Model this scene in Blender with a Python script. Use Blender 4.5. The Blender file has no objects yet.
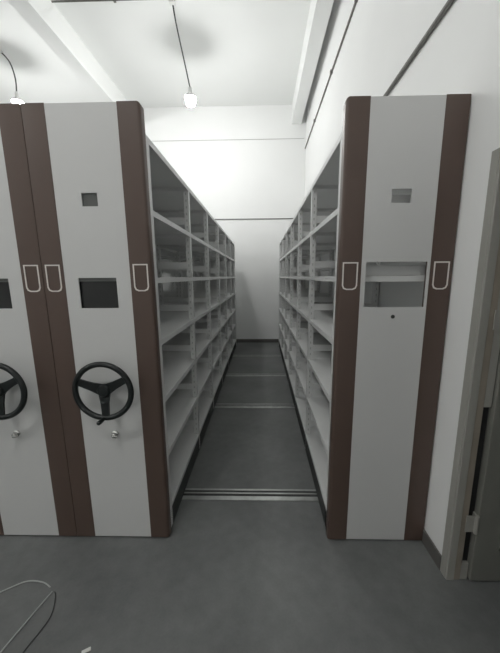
import bpy, bmesh, math, random
from mathutils import Vector, Matrix
random.seed(4)
sc = bpy.context.scene
COL = sc.collection
PI = math.pi

# ------------------------------------------------------------------ materials
def mat(name, col, rough=.5, metal=0.0, noise=0.0, nscale=8.0, bump=0.0, bscale=60.0, spec=.5):
    m = bpy.data.materials.new(name); m.use_nodes = True
    nt = m.node_tree; b = nt.nodes['Principled BSDF']
    b.inputs['Base Color'].default_value = (*col, 1)
    b.inputs['Roughness'].default_value = rough
    b.inputs['Metallic'].default_value = metal
    b.inputs['Specular IOR Level'].default_value = spec
    tc = nt.nodes.new('ShaderNodeTexCoord')
    if noise:
        n = nt.nodes.new('ShaderNodeTexNoise'); n.inputs['Scale'].default_value = nscale
        n.inputs['Detail'].default_value = 5
        nt.links.new(tc.outputs['Object'], n.inputs['Vector'])
        r = nt.nodes.new('ShaderNodeValToRGB')
        r.color_ramp.elements[0].position = .3; r.color_ramp.elements[1].position = .7
        r.color_ramp.elements[0].color = (*[c*(1-noise) for c in col], 1)
        r.color_ramp.elements[1].color = (*[min(1, c*(1+noise)) for c in col], 1)
        nt.links.new(n.outputs['Fac'], r.inputs['Fac']); nt.links.new(r.outputs['Color'], b.inputs['Base Color'])
    if bump:
        n2 = nt.nodes.new('ShaderNodeTexNoise'); n2.inputs['Scale'].default_value = bscale
        nt.links.new(tc.outputs['Object'], n2.inputs['Vector'])
        bp = nt.nodes.new('ShaderNodeBump'); bp.inputs['Strength'].default_value = bump
        bp.inputs['Distance'].default_value = .002
        nt.links.new(n2.outputs['Fac'], bp.inputs['Height']); nt.links.new(bp.outputs['Normal'], b.inputs['Normal'])
    return m

M = {}
M['wall'] = mat('painted_plaster', (.84, .845, .84), .75, noise=.015, nscale=1.5, bump=.15, bscale=40)
M['ceiling'] = mat('ceiling_plaster', (.84, .85, .84), .8, noise=.01, nscale=1.2)
M['white'] = mat('white_powder_coat', (.585, .585, .58), .42, noise=.012, nscale=3)
M['shelf'] = mat('light_grey_steel', (.68, .685, .68), .4, noise=.02, nscale=5)
M['brown'] = mat('brown_powder_coat', (.092, .061, .049), .42, noise=.03, nscale=4)
M['base'] = mat('dark_base_steel', (.035, .038, .036), .5, noise=.1, nscale=9)
M['black'] = mat('black_plastic', (.006, .009, .009), .4, noise=.05, nscale=20)
M['display'] = mat('smoked_plastic', (.012, .013, .013), .2)
M['bezel'] = mat('grey_plastic', (.10, .105, .10), .4)
M['border'] = mat('white_plastic', (.74, .70, .66), .4)
M['inset'] = mat('brown_plastic', (.070, .047, .042), .45)
M['chrome'] = mat('chrome', (.62, .62, .60), .25, metal=1.0)
M['alu'] = mat('worn_aluminium', (.46, .47, .46), .35, metal=.8, noise=.15, nscale=12)
M['conduit'] = mat('grey_conduit', (.16, .155, .145), .5, noise=.1, nscale=10)
M['pale_conduit'] = mat('pale_conduit', (.50, .50, .49), .5)
M['cord'] = mat('grey_cord', (.07, .07, .07), .5)
M['socket'] = mat('white_bulb_housing', (.75, .75, .74), .4)
M['basebrd'] = mat('grey_skirting', (.13, .125, .118), .5, noise=.06, nscale=6)
M['frame'] = mat('door_frame_paint', (.34, .335, .305), .45, noise=.03, nscale=5)
M['tan'] = mat('door_stop_wood', (.30, .265, .22), .5, noise=.08, nscale=10)
M['leaf'] = mat('door_leaf_paint', (.20, .20, .18), .45, noise=.03, nscale=4)
M['strap'] = mat('pale_strap', (.42, .43, .42), .4)
M['paper'] = mat('white_paper', (.7, .7, .68), .6)
M['gap_shade'] = mat('black_gap_shade', (.015, .015, .015), .7)  # near-black colour standing in for shade in the hinge gap
M['green'] = mat('green_paint', (.05, .12, .09), .5)

# floor: grey sealed concrete with soft blotches, scuffs and fine speckle
def floor_mat():
    m = bpy.data.materials.new('grey_epoxy_floor'); m.use_nodes = True
    nt = m.node_tree; b = nt.nodes['Principled BSDF']; L = nt.links
    tc = nt.nodes.new('ShaderNodeTexCoord')
    n1 = nt.nodes.new('ShaderNodeTexNoise'); n1.inputs['Scale'].default_value = 1.6; n1.inputs['Detail'].default_value = 6
    n2 = nt.nodes.new('ShaderNodeTexNoise'); n2.inputs['Scale'].default_value = 14; n2.inputs['Detail'].default_value = 8
    n3 = nt.nodes.new('ShaderNodeTexNoise'); n3.inputs['Scale'].default_value = 90
    for n in (n1, n2, n3): L.new(tc.outputs['Object'], n.inputs['Vector'])
    mx = nt.nodes.new('ShaderNodeMix'); mx.data_type = 'FLOAT'; mx.inputs[0].default_value = .35
    L.new(n1.outputs['Fac'], mx.inputs[2]); L.new(n2.outputs['Fac'], mx.inputs[3])
    mx2 = nt.nodes.new('ShaderNodeMix'); mx2.data_type = 'FLOAT'; mx2.inputs[0].default_value = .12
    L.new(mx.outputs[0], mx2.inputs[2]); L.new(n3.outputs['Fac'], mx2.inputs[3])
    r = nt.nodes.new('ShaderNodeValToRGB')
    r.color_ramp.elements[0].position = .36; r.color_ramp.elements[1].position = .64
    r.color_ramp.elements[0].color = (.114, .119, .118, 1); r.color_ramp.elements[1].color = (.186, .192, .190, 1)
    L.new(mx2.outputs[0], r.inputs['Fac']); L.new(r.outputs['Color'], b.inputs['Base Color'])
    rr = nt.nodes.new('ShaderNodeMapRange'); rr.inputs['To Min'].default_value = .36; rr.inputs['To Max'].default_value = .56
    L.new(n2.outputs['Fac'], rr.inputs['Value']); L.new(rr.outputs['Result'], b.inputs['Roughness'])
    return m
M['floor'] = floor_mat()

# slotted upright: rows of dark punched slots (surface pattern)
def slot_mat():
    m = bpy.data.materials.new('slotted_steel'); m.use_nodes = True
    nt = m.node_tree; b = nt.nodes['Principled BSDF']; L = nt.links
    b.inputs['Roughness'].default_value = .4
    tc = nt.nodes.new('ShaderNodeTexCoord'); sp = nt.nodes.new('ShaderNodeSeparateXYZ'); L.new(tc.outputs['Object'], sp.inputs[0])
    def math_(op, a, bb):
        n = nt.nodes.new('ShaderNodeMath'); n.operation = op
        for i, v in enumerate((a, bb)):
            if isinstance(v, (int, float)): n.inputs[i].default_value = v
            else: L.new(v, n.inputs[i])
        return n.outputs[0]
    fz = math_('FRACT', math_('DIVIDE', sp.outputs[2], .05), 0)
    inz = math_('LESS_THAN', math_('ABSOLUTE', math_('SUBTRACT', fz, .5), 0), .18)
    inx = math_('LESS_THAN', math_('ABSOLUTE', sp.outputs[0], 0), .0035)
    geo = nt.nodes.new('ShaderNodeNewGeometry')
    mask = math_('MULTIPLY', inz, inx)
    mix = nt.nodes.new('ShaderNodeMix'); mix.data_type = 'RGBA'
    mix.inputs[6].default_value = (.68, .685, .68, 1); mix.inputs[7].default_value = (.40, .41, .40, 1)
    L.new(mask, mix.inputs[0]); L.new(mix.outputs[2], b.inputs['Base Color'])
    return m
M['slot'] = slot_mat()

def emit(name, col, s):
    m = bpy.data.materials.new(name); m.use_nodes = True
    nt = m.node_tree; b = nt.nodes['Principled BSDF']
    b.inputs['Base Color'].default_value = (.8, .8, .8, 1)
    b.inputs['Emission Color'].default_value = (*col, 1); b.inputs['Emission Strength'].default_value = s
    return m

# ------------------------------------------------------------------ mesh helpers
def box(bm, x0, x1, y0, y1, z0, z1, bev=0.0, seg=2, sel=None):
    vs = [bm.verts.new((x, y, z)) for x in (x0, x1) for y in (y0, y1) for z in (z0, z1)]
    q = [(0,1,3,2),(4,6,7,5),(0,4,5,1),(2,3,7,6),(0,2,6,4),(1,5,7,3)]
    fs = [bm.faces.new([vs[i] for i in f]) for f in q]
    if bev:
        es = {e for f in fs for e in f.edges}
        if sel: es = [e for e in es if sel((e.verts[0].co+e.verts[1].co)/2)]
        bmesh.ops.bevel(bm, geom=list(es), offset=bev, segments=seg, affect='EDGES', profile=.5)
def tube(bm, pts, r, n=10, closed=False, caps=True):
    pts = [Vector(p) for p in pts]; rings = []; N = len(pts); up = Vector((0, 0, 1))
    prev = None
    for i, p in enumerate(pts):
        a = pts[(i-1) % N] if (closed or i) else p; b = pts[(i+1) % N] if (closed or i < N-1) else p
        t = (b-a).normalized()
        if prev is None:
            u = t.cross(up)
            if u.length < .1: u = t.cross(Vector((0, 1, 0)))
            u.normalize()
        else:
            u = (prev - t*prev.dot(t)).normalized()
        prev = u; w = t.cross(u)
        rr = r[i] if isinstance(r, (list, tuple)) else r
        rings.append([bm.verts.new(p + u*math.cos(2*PI*k/n)*rr + w*math.sin(2*PI*k/n)*rr) for k in range(n)])
    for i in range(N if closed else N-1):
        A, B = rings[i], rings[(i+1) % N]
        for k in range(n): bm.faces.new((A[k], A[(k+1) % n], B[(k+1) % n], B[k]))
    if caps and not closed: bm.faces.new(rings[0][::-1]); bm.faces.new(rings[-1])
def smooth_path(pts, sub=8):
    P = [Vector(p) for p in pts]; out = []
    for i in range(len(P)-1):
        p0 = P[max(i-1, 0)]; p1 = P[i]; p2 = P[i+1]; p3 = P[min(i+2, len(P)-1)]
        for k in range(sub):
            t = k/sub
            out.append(.5*((2*p1)+(p2-p0)*t+(2*p0-5*p1+4*p2-p3)*t*t+(3*p1-p0-3*p2+p3)*t**3))
    out.append(P[-1]); return out
def lathe(bm, prof, c=(0,0,0), axis='Z', n=24):
    rings = []
    for r, h in prof:
        ring = []
        for k in range(n):
            a = 2*PI*k/n
            if axis == 'Z': v = (c[0]+r*math.cos(a), c[1]+r*math.sin(a), c[2]+h)
            else: v = (c[0]+r*math.cos(a), c[1]+h, c[2]+r*math.sin(a))
            ring.append(bm.verts.new(v))
        rings.append(ring)
    for A, B in zip(rings, rings[1:]):
        for k in range(n): bm.faces.new((A[k], A[(k+1) % n], B[(k+1) % n], B[k]))
    bm.faces.new(rings[0]); bm.faces.new(rings[-1])
def plate(bm, x0, x1, z0, z1, y0, y1, holes):
    xs = sorted({x0, x1, *[v for h in holes for v in h[:2]]}); zs = sorted({z0, z1, *[v for h in holes for v in h[2:]]})
    def solid(i, j):
        if not (0 <= i < len(xs)-1 and 0 <= j < len(zs)-1): return False
        cx, cz = (xs[i]+xs[i+1])/2, (zs[j]+zs[j+1])/2
        return not any(h[0] < cx < h[1] and h[2] < cz < h[3] for h in holes)
    V = {}
    def v(i, j, y):
        if (i, j, y) not in V: V[(i, j, y)] = bm.verts.new((xs[i], y, zs[j]))
        return V[(i, j, y)]
    for i in range(len(xs)-1):
        for j in range(len(zs)-1):
            if not solid(i, j): continue
            bm.faces.new((v(i,j,y0), v(i+1,j,y0), v(i+1,j+1,y0), v(i,j+1,y0)))
            bm.faces.new((v(i,j,y1), v(i,j+1,y1), v(i+1,j+1,y1), v(i+1,j,y1)))
            if not solid(i-1, j): bm.faces.new((v(i,j,y0), v(i,j+1,y0), v(i,j+1,y1), v(i,j,y1)))
            if not solid(i+1, j): bm.faces.new((v(i+1,j,y0), v(i+1,j,y1), v(i+1,j+1,y1), v(i+1,j+1,y0)))
            if not solid(i, j-1): bm.faces.new((v(i,j,y0), v(i,j,y1), v(i+1,j,y1), v(i+1,j,y0)))
            if not solid(i, j+1): bm.faces.new((v(i,j+1,y0), v(i+1,j+1,y0), v(i+1,j+1,y1), v(i,j+1,y1)))
def obj(name, bm, m, parent=None, loc=(0,0,0), smooth=False):
    bmesh.ops.recalc_face_normals(bm, faces=bm.faces)
    me = bpy.data.meshes.new(name); bm.to_mesh(me); bm.free()
    me.materials.append(M[m] if isinstance(m, str) else m)
    if smooth:
        for p in me.polygons: p.use_smooth = True
        try: me.set_sharp_from_angle(angle=math.radians(40))
        except Exception: pass
    o = bpy.data.objects.new(name, me); COL.objects.link(o); o.location = loc
    if parent: o.parent = parent
    return o
def inst(o, loc, parent):
    c = o.copy(); COL.objects.link(c); c.location = loc; c.parent = parent; return c
def tag(o, label, cat, group=None):
    o['label'] = label; o['category'] = cat
    if group: o['group'] = group
    return o
def struct(o): o['kind'] = 'structure'; return o
def empty(name, loc, label, cat, group=None):
    o = bpy.data.objects.new(name, None); COL.objects.link(o); o.location = loc; o.empty_display_size = .1
    return tag(o, label, cat, group)
def bx(*a, **k):
    bm = bmesh.new(); box(bm, *a, **k); return bm

# ------------------------------------------------------------------ the room
XW = .980; YW = 5.606; ZC = 5.16; XL = -6.4; YB = -4.6
struct(obj('floor', bx(XL-.2, 2.9, YB-.2, YW+.2, -.12, 0), 'floor'))
struct(obj('ceiling', bx(XL-.2, XW+.2, YB-.2, YW+.2, ZC, ZC+.15), 'ceiling'))
struct(obj('wall_back', bx(XL-.2, XW+.22, YW, YW+.2, 0, ZC), 'wall'))
struct(obj('wall_left', bx(XL-.2, XL, YB, YW, 0, ZC), 'wall'))
struct(obj('wall_front', bx(XL-.2, XW+.22, YB-.2, YB, 0, ZC), 'wall'))
D0, D1, DT = -1.18, -.224, 2.068          # door opening along y, top
bm = bmesh.new()
for a in ((XW, XW+.22, D1+.03, YW, 0, ZC), (XW, XW+.22, YB, D0-.03, 0, ZC), (XW, XW+.22, D0-.03, D1+.03, DT+.02, ZC)): box(bm, *a)
struct(obj('wall_right', bm, 'wall'))
# passage beyond the doorway
bm = bmesh.new()
box(bm, XW+.22, 2.7, .35, .5, 0, 2.7); box(bm, 2.6, 2.75, -2.4, .5, 0, 2.7); box(bm, XW+.22, 2.7, -2.5, -2.35, 0, 2.7)
struct(obj('wall_passage', bm, 'wall'))
struct(obj('ceiling_passage', bx(XW+.22, 2.75, -2.5, .5, 2.7, 2.8), 'ceiling'))
# ceiling beams
struct(obj('trim_1', bx(.675, .876, YB, YW, 4.79, ZC), 'ceiling'))
struct(obj('trim_2', bx(-2.97, -2.735, YB, YW, 4.79, ZC), 'ceiling'))
# skirting
struct(obj('baseboard_back', bx(XL, XW, YW-.012, YW, 0, .085, bev=.003), 'basebrd'))
struct(obj('baseboard_right', bx(XW-.012, XW, D1+.043, YW-.013, 0, .085, bev=.003), 'basebrd'))
struct(obj('baseboard_left', bx(XL, XL+.012, YB, YW-.013, 0, .085, bev=.003), 'basebrd'))

# doorway with the leaf swung out into the passage
bm = bmesh.new()
Y = D1
box(bm, XW-.009, XW+.03, Y, Y+.043, 0, DT+.022, bev=.003)                # far casing
box(bm, XW-.009, XW+.03, D0-.043, D0, 0, DT+.022, bev=.003)              # near casing
box(bm, XW-.009, XW+.03, D0, D1, DT, DT+.022, bev=.003)                  # head casing
box(bm, XW-.006, XW+.032, Y-.012, Y+.0, 0, DT, bev=.002)                 # frame lip toward the opening
box(bm, XW+.03, XW+.22, D0-.03, D0, 0, DT)
box(bm, XW+.03, XW+.22, D0, D1, DT, DT+.02)
dfr = struct(obj('door_1', bm, 'frame'))
bm = bmesh.new()
box(bm, XW+.033, XW+.066, Y-.008, Y+.028, 0, DT, bev=.002)
obj('door_stop', bm, 'tan', dfr)['label'] = 'tan wooden stop strip of the frame'
bm = bmesh.new(); box(bm, XW+.066, XW+.106, Y+.012, Y+.028, 0, DT); obj('hinge_gap_shade', bm, 'gap_shade', dfr)['label'] = 'black strip painted as the shade in the hinge gap'  # black strip painted where the hinge gap falls into shade
bm = bmesh.new(); box(bm, XW+.066, XW+.102, Y-.006, Y+.011, .97, DT-.002); box(bm, XW+.066, XW+.102, Y-.006, Y+.011, .002, .1)
obj('cover_strip', bm, 'frame', dfr)
bm = bmesh.new()
lx0, lx1, ly0, ly1 = XW+.108, XW+.97, -.246, -.194
box(bm, lx0, lx1, ly0, ly1, .012, DT-.01, bev=.003)
for z0, z1 in ((.2, 1.0), (1.12, 1.9)):
    for a in ((lx0+.12, lx1-.12, z0, z0+.015), (lx0+.12, lx1-.12, z1-.015, z1), (lx0+.12, lx0+.135, z0, z1), (lx1-.135, lx1-.12, z0, z1)):
        box(bm, a[0], a[1], ly0-.006, ly0, a[2], a[3])
leaf = obj('door_leaf', bm, 'leaf', dfr)
for z in (.35, 1.385):
    bm = bmesh.new()
    tube(bm, [(lx0-.010, ly0-.002, z-.05), (lx0-.010, ly0-.002, z+.05)], .009, 12)
    box(bm, XW+.05, lx0-.012, ly0+.001, ly0+.006, z-.045, z+.045)
    box(bm, lx0-.008, lx0-.001, ly0-.001, ly1-.01, z-.045, z+.045)
    obj('hinge', bm, 'frame', dfr)['label'] = 'painted metal hinge'
bm = bmesh.new()
lathe(bm, [(.026, 0), (.026, -.008), (.012, -.01), (.012, -.045)], (lx1-.07, ly0, 1.02), 'Y')
tube(bm, smooth_path([(lx1-.07, ly0-.045, 1.02), (lx1-.11, ly0-.047, 1.02), (lx1-.19, ly0-.045, 1.015)]), .009)
obj('door_handle', bm, 'chrome', leaf, smooth=True)

# ------------------------------------------------------------------ floor rails
def rail(y, label):
    r = empty('floor_rail', (0, y, 0), label, 'rail', 'steel rails crossing the aisle floor')
    x0, x1 = -1.74, .965
    obj('rail_strip', bx(x0, x1, -.062, -.022, 0, .006, bev=.0015), 'alu', r)
    obj('rail_strip', bx(x0, x1, .040, .056, 0, .005, bev=.0015), 'alu', r)
    obj('rail_channel', bx(x0, x1, -.022, .040, 0, .002), 'base', r)
    obj('rail_track', bx(x0, x1, .004, .016, .002, .0055), 'alu', r)
RY = (.385, 1.935, 3.13, 4.35)
for y, l in zip(RY, ('metal floor rail nearest the camera, just inside the mouth of the aisle',
                     'second metal floor rail from the camera, crossing the middle of the aisle',
                     'third metal floor rail from the camera, thin line in the far aisle',
                     'faintest floor rail, the last one before the back wall')): rail(y, l)

# ------------------------------------------------------------------ mobile shelving units
NB, Y0, S = 6, .117, .8398
LV = [.15, .50, .85, 1.20, 1.55, 1.90, 2.25]
def handle(parent, cx):
    """pull recess outlined in white: straight top, rounded lower corners"""
    w, h, t, c = .039, .070, .0065, .022
    def outline(w, h, c):
        return [(-w, h), (w, h), (w, -h+c), (w-c*.3, -h+c*.3), (w-c, -h), (-w+c, -h), (-w+c*.3, -h+c*.3), (-w, -h+c)]
    bm = bmesh.new(); A = outline(w, h, c); B = outline(w-t, h-t, c-t*.5); zc = 1.580
    def ring(P, y): return [bm.verts.new((cx+x, y, zc+z)) for x, z in P]
    a0, b0, a1, b1 = ring(A, -.0035), ring(B, -.0035), ring(A, .001), ring(B, .001)
    n = len(A)
    for i in range(n):
        j = (i+1) % n
        for q in ((a0[i], a0[j], b0[j], b0[i]), (a0[i], a1[i], a1[j], a0[j]), (b0[i], b0[j], b1[j], b1[i]), (a1[i], b1[i], b1[j], a1[j])): bm.faces.new(q)
    f = obj('pull_handle', bm, 'border', parent); f['label'] = 'white outlined pull plate'
    bm = bmesh.new(); P = outline(w-t, h-t, c-t*.5)
    fr = [bm.verts.new((cx+x, -.0012, zc+z)) for x, z in P]; bk = [bm.verts.new((cx+x, .0, zc+z)) for x, z in P]
    bm.faces.new(fr); bm.faces.new(bk[::-1])
    for i in range(n): bm.faces.new((fr[i], bk[i], bk[(i+1) % n], fr[(i+1) % n]))
    g = obj('pull_inset', bm, 'inset', f)

def side_mesh(a, b, edge, bev):
    return bx(a, b, -.0015, .045, .010, 2.40, bev=bev, seg=4, sel=lambda c: abs(c.x-edge) < 1e-4 and (c.z > 2.39 or (abs(c.z-1.2) < .1 and c.y < .01)))
def make_unit(w, wheel, x, label, group, round_side=1):
    u = empty('mobile_shelving_unit', (x, 0, 0), label, 'shelving', group)
    h = w/2; PD = .045; bw = .113
    # end panel: white middle, brown sides
    if wheel: holes = [(-.04, .04, 1.934, 1.997), (-.103, .099, 1.422, 1.581)]
    else: holes = [(-.045, .05, 1.931, 1.996), (-.150, .160, 1.420, 1.650)]
    bm = bmesh.new(); plate(bm, -h+bw, h-bw, .012, 2.398, 0, .007, holes); box(bm, -h+bw, h-bw, .0072, PD, 2.386, 2.398)
    pn = obj('end_panel', bm, 'white', u); pn['label'] = 'white middle panel of the end cover'
    for s in (-1, 1):
        a, b = sorted((s*h, s*(h-bw+.0005)))
        bm = side_mesh(a, b, s*h, .017 if s == round_side else .004)
        sp = obj('side_panel', bm, 'brown', u, smooth=True); sp['label'] = 'brown upright strip of the end cover'
        handle(sp, s*(h-bw/2))
    if wheel:
        # dark window backings
        bm = bx(-.12, .12, .014, .040, 1.40, 1.60); d = obj('viewing_window', bm, 'display', u); d['label'] = 'black window in the panel'
        obj('window_bezel', bx(-.112, .108, .0085, .0138, 1.563, 1.59), 'bezel', d)
        bm = bx(-.05, .05, .010, .020, 1.92, 2.01); obj('label_window', bm, 'bezel', u)['label'] = 'small dark window high on the panel'
        # steering wheel
        cx, cz, wy, R = .017, .989, -.088, .149
        bm = bmesh.new()
        tube(bm, [(cx+R*math.cos(2*PI*k/56), wy, cz+R*math.sin(2*PI*k/56)) for k in range(56)], .0148, 12, closed=True)
        wh = obj('hand_wheel', bm, 'black', u, smooth=True); wh['label'] = 'black three spoke steering wheel'
        for ang in (158, 28, 271):
            a = math.radians(ang); d = Vector((math.cos(a), 0, math.sin(a))); p = Vector((-d.z, 0, d.x))
            bm = bmesh.new(); vs = []
            c0 = Vector((cx, wy+.012, cz))
            for rr, hw, yy in ((.015, .031, .012), (.07, .022, .006), (.142, .018, 0)):
                for sy in (-.006, .006):
                    for sp_ in (-1, 1): vs.append(bm.verts.new(Vector((cx, wy+yy+sy, cz)) + d*rr + p*hw*sp_))
            for k in (0, 4):
                A = vs[k:k+4]; B = vs[k+4:k+8]
                for i, j in ((0, 1), (1, 3), (3, 2), (2, 0)): bm.faces.new((A[i], A[j], B[j], B[i]))
            bm.faces.new((vs[0], vs[1], vs[3], vs[2])); bm.faces.new((vs[8], vs[9], vs[11], vs[10]))
            obj('spoke', bm, 'black', wh)
        bm = bmesh.new(); lathe(bm, [(.030, .028), (.036, .020), (.036, .0), (.028, -.010), (.010, -.012)], (cx, wy+.004, cz), 'Y')
        obj('hub', bm, 'black', wh, smooth=True)
        bm = bmesh.new(); tube(bm, [(cx, wy+.03, cz), (cx, -.001, cz)], .017, 16); obj('shaft', bm, 'base', wh, smooth=True)
        ka = math.radians(268); kx, kz = cx+R*math.cos(ka), cz+R*math.sin(ka)
        bm = bmesh.new(); lathe(bm, [(.007, .0), (.007, -.016), (.011, -.02), (.0125, -.05), (.011, -.066), (.006, -.071)], (kx, wy, kz), 'Y', 16)
        obj('knob', bm, 'black', wh, smooth=True)
        # lock with key
        bm = bmesh.new(); lathe(bm, [(.019, 0), (.019, -.007), (.012, -.012), (.012, -.028), (.006, -.03)], (.014, 0, .700), 'Y', 20)
        box(bm, .012, .042, -.040, -.026, .690, .704, bev=.003)
        obj('lock', bm, 'chrome', u, smooth=True)
        # crank gear box inside the panel
        obj('gear_box', bx(cx-.06, cx+.06, PD+.001-.03, PD-.002, .88, 1.09, bev=.005), 'base', u)
    else:
        bm = bmesh.new(); lathe(bm, [(.010, 0), (.010, -.003), (.005, -.004)], (.004, 0, 1.370), 'Y', 16)
        obj('lock', bm, 'base', u)['label'] = 'small round keyhole'
    # frames
    hs = h-.003; ph = 2.27
    post = None
    for k in range(NB+1):
        y = Y0+k*S if k else PD+.028
        for s in (-1, 1):
            loc = (s*(hs-.0195), y, 0)
            if post is None:
                bm = bx(-.0195, .0195, -.021, .021, .025, ph); post = obj('upright', bm, 'slot', u, loc)
            else: inst(post, loc, u)
    cb = None
    for k in range(NB+1):
        y = Y0+k*S if k else PD+.028
        for z in LV[:-1]:
            loc = (0, y, z+(.100 if k else .032))
            if cb is None: cb = obj('crossbar', bx(-hs+.0392, hs-.0392, -.008, .008, 0, .052), 'shelf', u, loc)
            else: inst(cb, loc, u)
    # shelves: trays with turned down lips
    def tray(l, lip):
        bm = bmesh.new(); g = .0015
        box(bm, -hs, hs, g, l-g, lip-.004, lip)
        box(bm, -hs-.001, -hs+.004, g, l-g, 0, lip+.0004); box(bm, hs-.004, hs+.001, g, l-g, 0, lip+.0004)
        box(bm, -hs+.004, hs-.004, g, g+.012, .0, lip-.004); box(bm, -hs+.004, hs-.004, l-g-.012, l-g, .0, lip-.004)
        return bm
    first = shelf = None
    for k in range(NB):
        ya = Y0+k*S if k else PD+.004
        for z in LV:
            if k == 0:
                if first is None: first = obj('shelf', tray(Y0+S-PD-.004, .030), 'shelf', u, (0, ya, z))
                else: inst(first, (0, ya, z), u)
            else:
                if shelf is None: shelf = obj('shelf', tray(S, .030), 'shelf', u, (0, ya, z))
                else: inst(shelf, (0, ya, z), u)
    # flat diagonal braces in the middle plane
    br = None
    for k in (0, 2, 4):
        for zz in (1.60, ):
            for s in (-1, 1):
                bm = bmesh.new(); y1, y2 = (Y0+k*S+.03, Y0+(k+1)*S-.03)
                if k == 0: y1 = PD+.06
                if s < 0: y1, y2 = y2, y1
                tube(bm, [(s*.003, y1, zz), (s*.003, y2, zz+.28)], .003, 6)
                obj('brace', bm, 'shelf', u)
    # far end plate
    obj('end_plate', bx(-h, h, Y0+NB*S+.022, Y0+NB*S+.04, .02, 2.315), 'shelf', u)
    # dark wheeled base
    bm = bmesh.new()
    box(bm, -hs, -hs+.03, PD+.002, Y0+NB*S+.02, .022, .149); box(bm, hs-.03, hs, PD+.002, Y0+NB*S+.02, .022, .149)
    for k in range(NB+1):
        y = Y0+k*S
        box(bm, -hs+.03, hs-.03, y-.03, y+.015, .03, .149)
    obj('base_frame', bm, 'base', u)
    for y in RY:
        for s in (-1, 1):
            bm = bmesh.new(); tube(bm, [(s*(h-.10)-.02, y+.010, .047), (s*(h-.10)+.02, y+.010, .047)], .0410, 20)
            tube(bm, [(s*(h-.10)-.045, y+.010, .047), (s*(h-.10)+.045, y+.010, .047)], .010, 10)
            # the roller turns about x? rollers run along the rail (x), so the axle lies along y
            bm.free(); bm = bmesh.new()
            lathe(bm, [(.010, -.03), (.010, -.012), (.0412, -.012), (.0412, .012), (.010, .012), (.010, .03)], (s*(h-.10), y+.010, .0468), 'Y', 24)
            obj('roller', bm, 'alu', u, smooth=True)
    return u

G = 'mobile shelving units with brown and white end panels'
UL = make_unit(.574, True, -.852, 'wheeled shelving unit left of the aisle, whole black steering wheel on its end panel', G)
def dup(o, parent=None):
    c = o.copy(); COL.objects.link(c); c.parent = parent
    for ch in list(o.children): dup(ch, c)
    return c
U2 = dup(UL); U2.location = (-.852-.5755, 0, 0)
U2['label'] = 'wheeled shelving unit at the left edge of the photo, half its steering wheel cut off'
sm = side_mesh(.574/2-.1125, .574/2, .574/2, .004)
tmp = obj('side_panel', sm, 'brown', smooth=True); sm = tmp.data; bpy.data.objects.remove(tmp)
for ch in U2.children:
    if ch.name.startswith('side_panel') and max(v.co.x for v in ch.data.vertices) > .2: ch.data = sm
U3 = dup(U2); U3.location = (-.852-2*.5755, 0, 0)  # out-of-view unit added to keep the view through the shelves dark
U3['label'] = 'unseen third shelving unit at far left, added to block light behind the shelves'
UR = make_unit(.572, False, .4015+.286, 'shelving unit right of the aisle by the wall, large open window and no steering wheel', G, -1)

# ------------------------------------------------------------------ conduits and cords
def pipe(name, pts, r, m, label, cat, clips=()):
    root = empty(name, pts[0], label, cat)
    bm = bmesh.new(); o0 = Vector(pts[0]); tube(bm, [Vector(p)-o0 for p in pts], r, 12)
    obj('pipe', bm, m, root, smooth=True)
    for c in clips:
        bm = bmesh.new(); c = Vector(c)-o0; e = r*1.7; box(bm, c.x-e, c.x+e, c.y-e, c.y+e, c.z-e, c.z+e, bev=.002); obj('clip', bm, m, root)
    return root
pipe('wall_conduit', [(XW-.012, -4.5, 4.30), (XW-.012, 5.58, 4.30)], .012, 'conduit', 'thin dark conduit high on the right wall, beside the ceiling beam', 'conduit',
     [(XW-.012, y, 4.30) for y in (.6, 2.0, 3.1, 4.4)])
pipe('wall_conduit', [(XW-.014, -4.5, 2.945), (XW-.014, 5.56, 2.945)], .014, 'conduit', 'thicker grey conduit on the right wall, running down behind the white cabinet panel top', 'conduit')
pipe('wall_conduit', [(XL+.05, YW-.010, 2.862), (XW-.03, YW-.010, 2.862)], .010, 'conduit', 'grey conduit crossing the back wall just above the shelves', 'conduit')
pipe('wall_conduit', [(XL+.05, YW-.006, 4.503), (XW-.03, YW-.006, 4.503)], .006, 'pale_conduit', 'faint pale conduit high across the back wall near the ceiling', 'conduit')
pipe('ceiling_conduit', [(-2.734, 3.045, ZC-.009), (-1.25, 3.045, ZC-.009)], .009, 'conduit', 'conduit along the ceiling at the top edge, feeding the hanging bulb', 'conduit', [(-1.9, 3.045, ZC-.016)])

BULB = [emit('bulb_glow', (1, 1, .985), 290.0), emit('fill_bulb_glow', (1, .995, .975), 275.0)]  # second glow belongs to the added fill bulbs
def lamp(path, label, dim=0, box_at=None):
    base = Vector(path[0]); end = Vector(path[-1])
    r = empty('pendant_bulb', base, label, 'lamp', 'bare bulbs hanging from the ceiling on cords')
    bm = bmesh.new(); tube(bm, smooth_path([Vector(p)-base for p in path]), .010, 8); obj('cord', bm, 'cord', r, smooth=True)
    bm = bmesh.new(); box(bm, -.04, .04, -.04, .04, -.035, -.001, bev=.006); obj('ceiling_rose', bm, 'socket', r)
    e = end-base
    bm = bmesh.new(); lathe(bm, [(.012, .01), (.026, .0), (.027, -.055), (.035, -.075), (.086, -.135), (.090, -.145)], e, 'Z'); obj('socket', bm, 'socket', r, smooth=True)
    bm = bmesh.new(); lathe(bm, [(.066, -.1452), (.076, -.165), (.080, -.195), (.074, -.225), (.055, -.248), (.030, -.261), (.010, -.265)], e, 'Z', 16)
    obj('bulb', bm, BULB[dim], r, smooth=True)
lamp([(-1.154, 3.09, ZC), (-1.150, 3.25, 4.99), (-1.142, 3.6, 4.78), (-1.112, 3.8, 4.53)], 'bare lit bulb on a cord above the aisle, glowing just left of centre')
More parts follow.
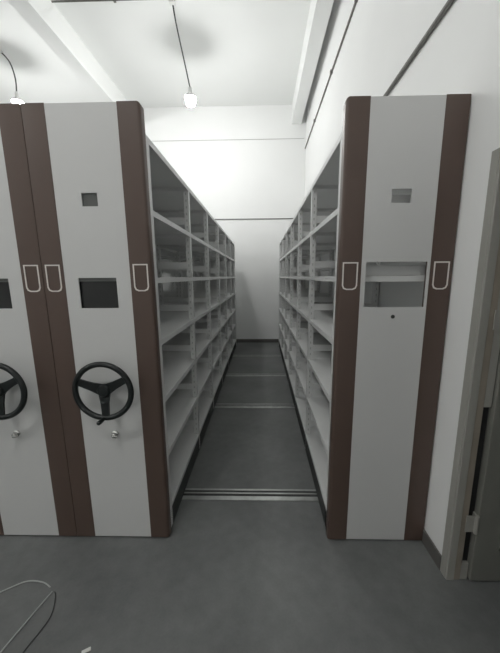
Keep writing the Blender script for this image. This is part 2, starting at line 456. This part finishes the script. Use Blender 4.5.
lamp([(-4.160, 3.87, ZC), (-4.06, 3.93, 5.03), (-4.03, 3.97, 4.82), (-4.06, 4.0, 4.63)], 'bulb socket on a curved cord at the far left, above the cabinet top')
for x, y, lab in ((-1.3, -1.95, 'added fill bulb, unseen, over the open floor near the viewpoint'), (-4.4, -1.9, 'added fill bulb, unseen, over the open floor nearer the left wall')):  # unseen bulbs added as fill for the end panels and front floor
    lamp([(x, y, ZC), (x+.02, y+.02, 4.9), (x-.01, y, 4.5)], lab, 1)

# ------------------------------------------------------------------ things on the floor
bm = bmesh.new(); z = .004
tube(bm, smooth_path([(-1.47, -.42, z), (-1.337, -.338, z), (-1.245, -.281, z), (-1.155, -.283, z), (-1.095, -.308, z)], 10), .0032, 8)
o = obj('packing_strap', bm, 'strap', smooth=True); tag(o, 'short pale strap curving over the grey floor at the left edge', 'strap', 'pale packing straps on the floor')
bm = bmesh.new()
tube(bm, smooth_path([(-1.070, -.331, z), (-1.085, -.40, z), (-1.12, -.585, z), (-1.14, -.70, z)], 10), .0034, 8)
o = obj('packing_strap', bm, 'strap', smooth=True); tag(o, 'straight pale strap running diagonally to the bottom left corner on the floor', 'strap', 'pale packing straps on the floor')
bm = bmesh.new()
tube(bm, smooth_path([(-1.058, -.329, .003), (-1.035, -.36, .003), (-1.0, -.45, .003), (-1.02, -.57, .003), (-1.03, -.66, .003)], 10), .002, 8)
o = obj('string', bm, 'base', smooth=True); tag(o, 'thin dark string curling on the floor beside the diagonal strap', 'string')
bm = bmesh.new(); box(bm, -.018, .018, -.007, .007, 0, .006, bev=.002)
o = obj('paper_scrap', bm, 'paper', loc=(-.755, -.572, .0)); o.rotation_euler = (0, 0, .5); tag(o, 'small white scrap at the bottom edge on the grey floor', 'scrap')

# ------------------------------------------------------------------ camera
f, yaw, pitch, roll = 301.6277, .0234, -.1828, -.0074
cam = bpy.data.cameras.new('camera'); co = bpy.data.objects.new('camera', cam); COL.objects.link(co)
ca, sa, cb_, sb = math.cos(yaw), math.sin(yaw), math.cos(pitch), math.sin(pitch)
R0 = Vector((ca, sa, 0)); Fh = Vector((-sa, ca, 0)); Z = Vector((0, 0, 1))
F = Fh*cb_ + Z*sb; U0 = -Fh*sb + Z*cb_
cr, sr = math.cos(roll), math.sin(roll)
Rn = R0*cr + U0*sr; Un = -R0*sr + U0*cr
m4 = Matrix((( Rn.x, Un.x, -F.x, .0025), (Rn.y, Un.y, -F.y, -1.5835), (Rn.z, Un.z, -F.z, 1.5822), (0, 0, 0, 1)))
co.matrix_world = m4
cam.sensor_fit = 'AUTO'; cam.sensor_width = 36; cam.lens = f/653*36
cam.shift_x = -4.1749/653; cam.shift_y = 5.7372/653; cam.clip_start = .02
sc.camera = co

w = bpy.data.worlds.new('world'); sc.world = w; w.use_nodes = True
w.node_tree.nodes['Background'].inputs[0].default_value = (.5, .5, .5, 1); w.node_tree.nodes['Background'].inputs[1].default_value = .1
vs = sc.view_settings; vs.view_transform = 'Standard'; vs.look = 'None'; vs.gamma = 1; vs.use_curve_mapping = False; vs.exposure = 0.22
sc.cycles.use_denoising = True; sc.cycles.max_bounces = 10; sc.cycles.diffuse_bounces = 7; sc.cycles.sample_clamp_indirect = 6
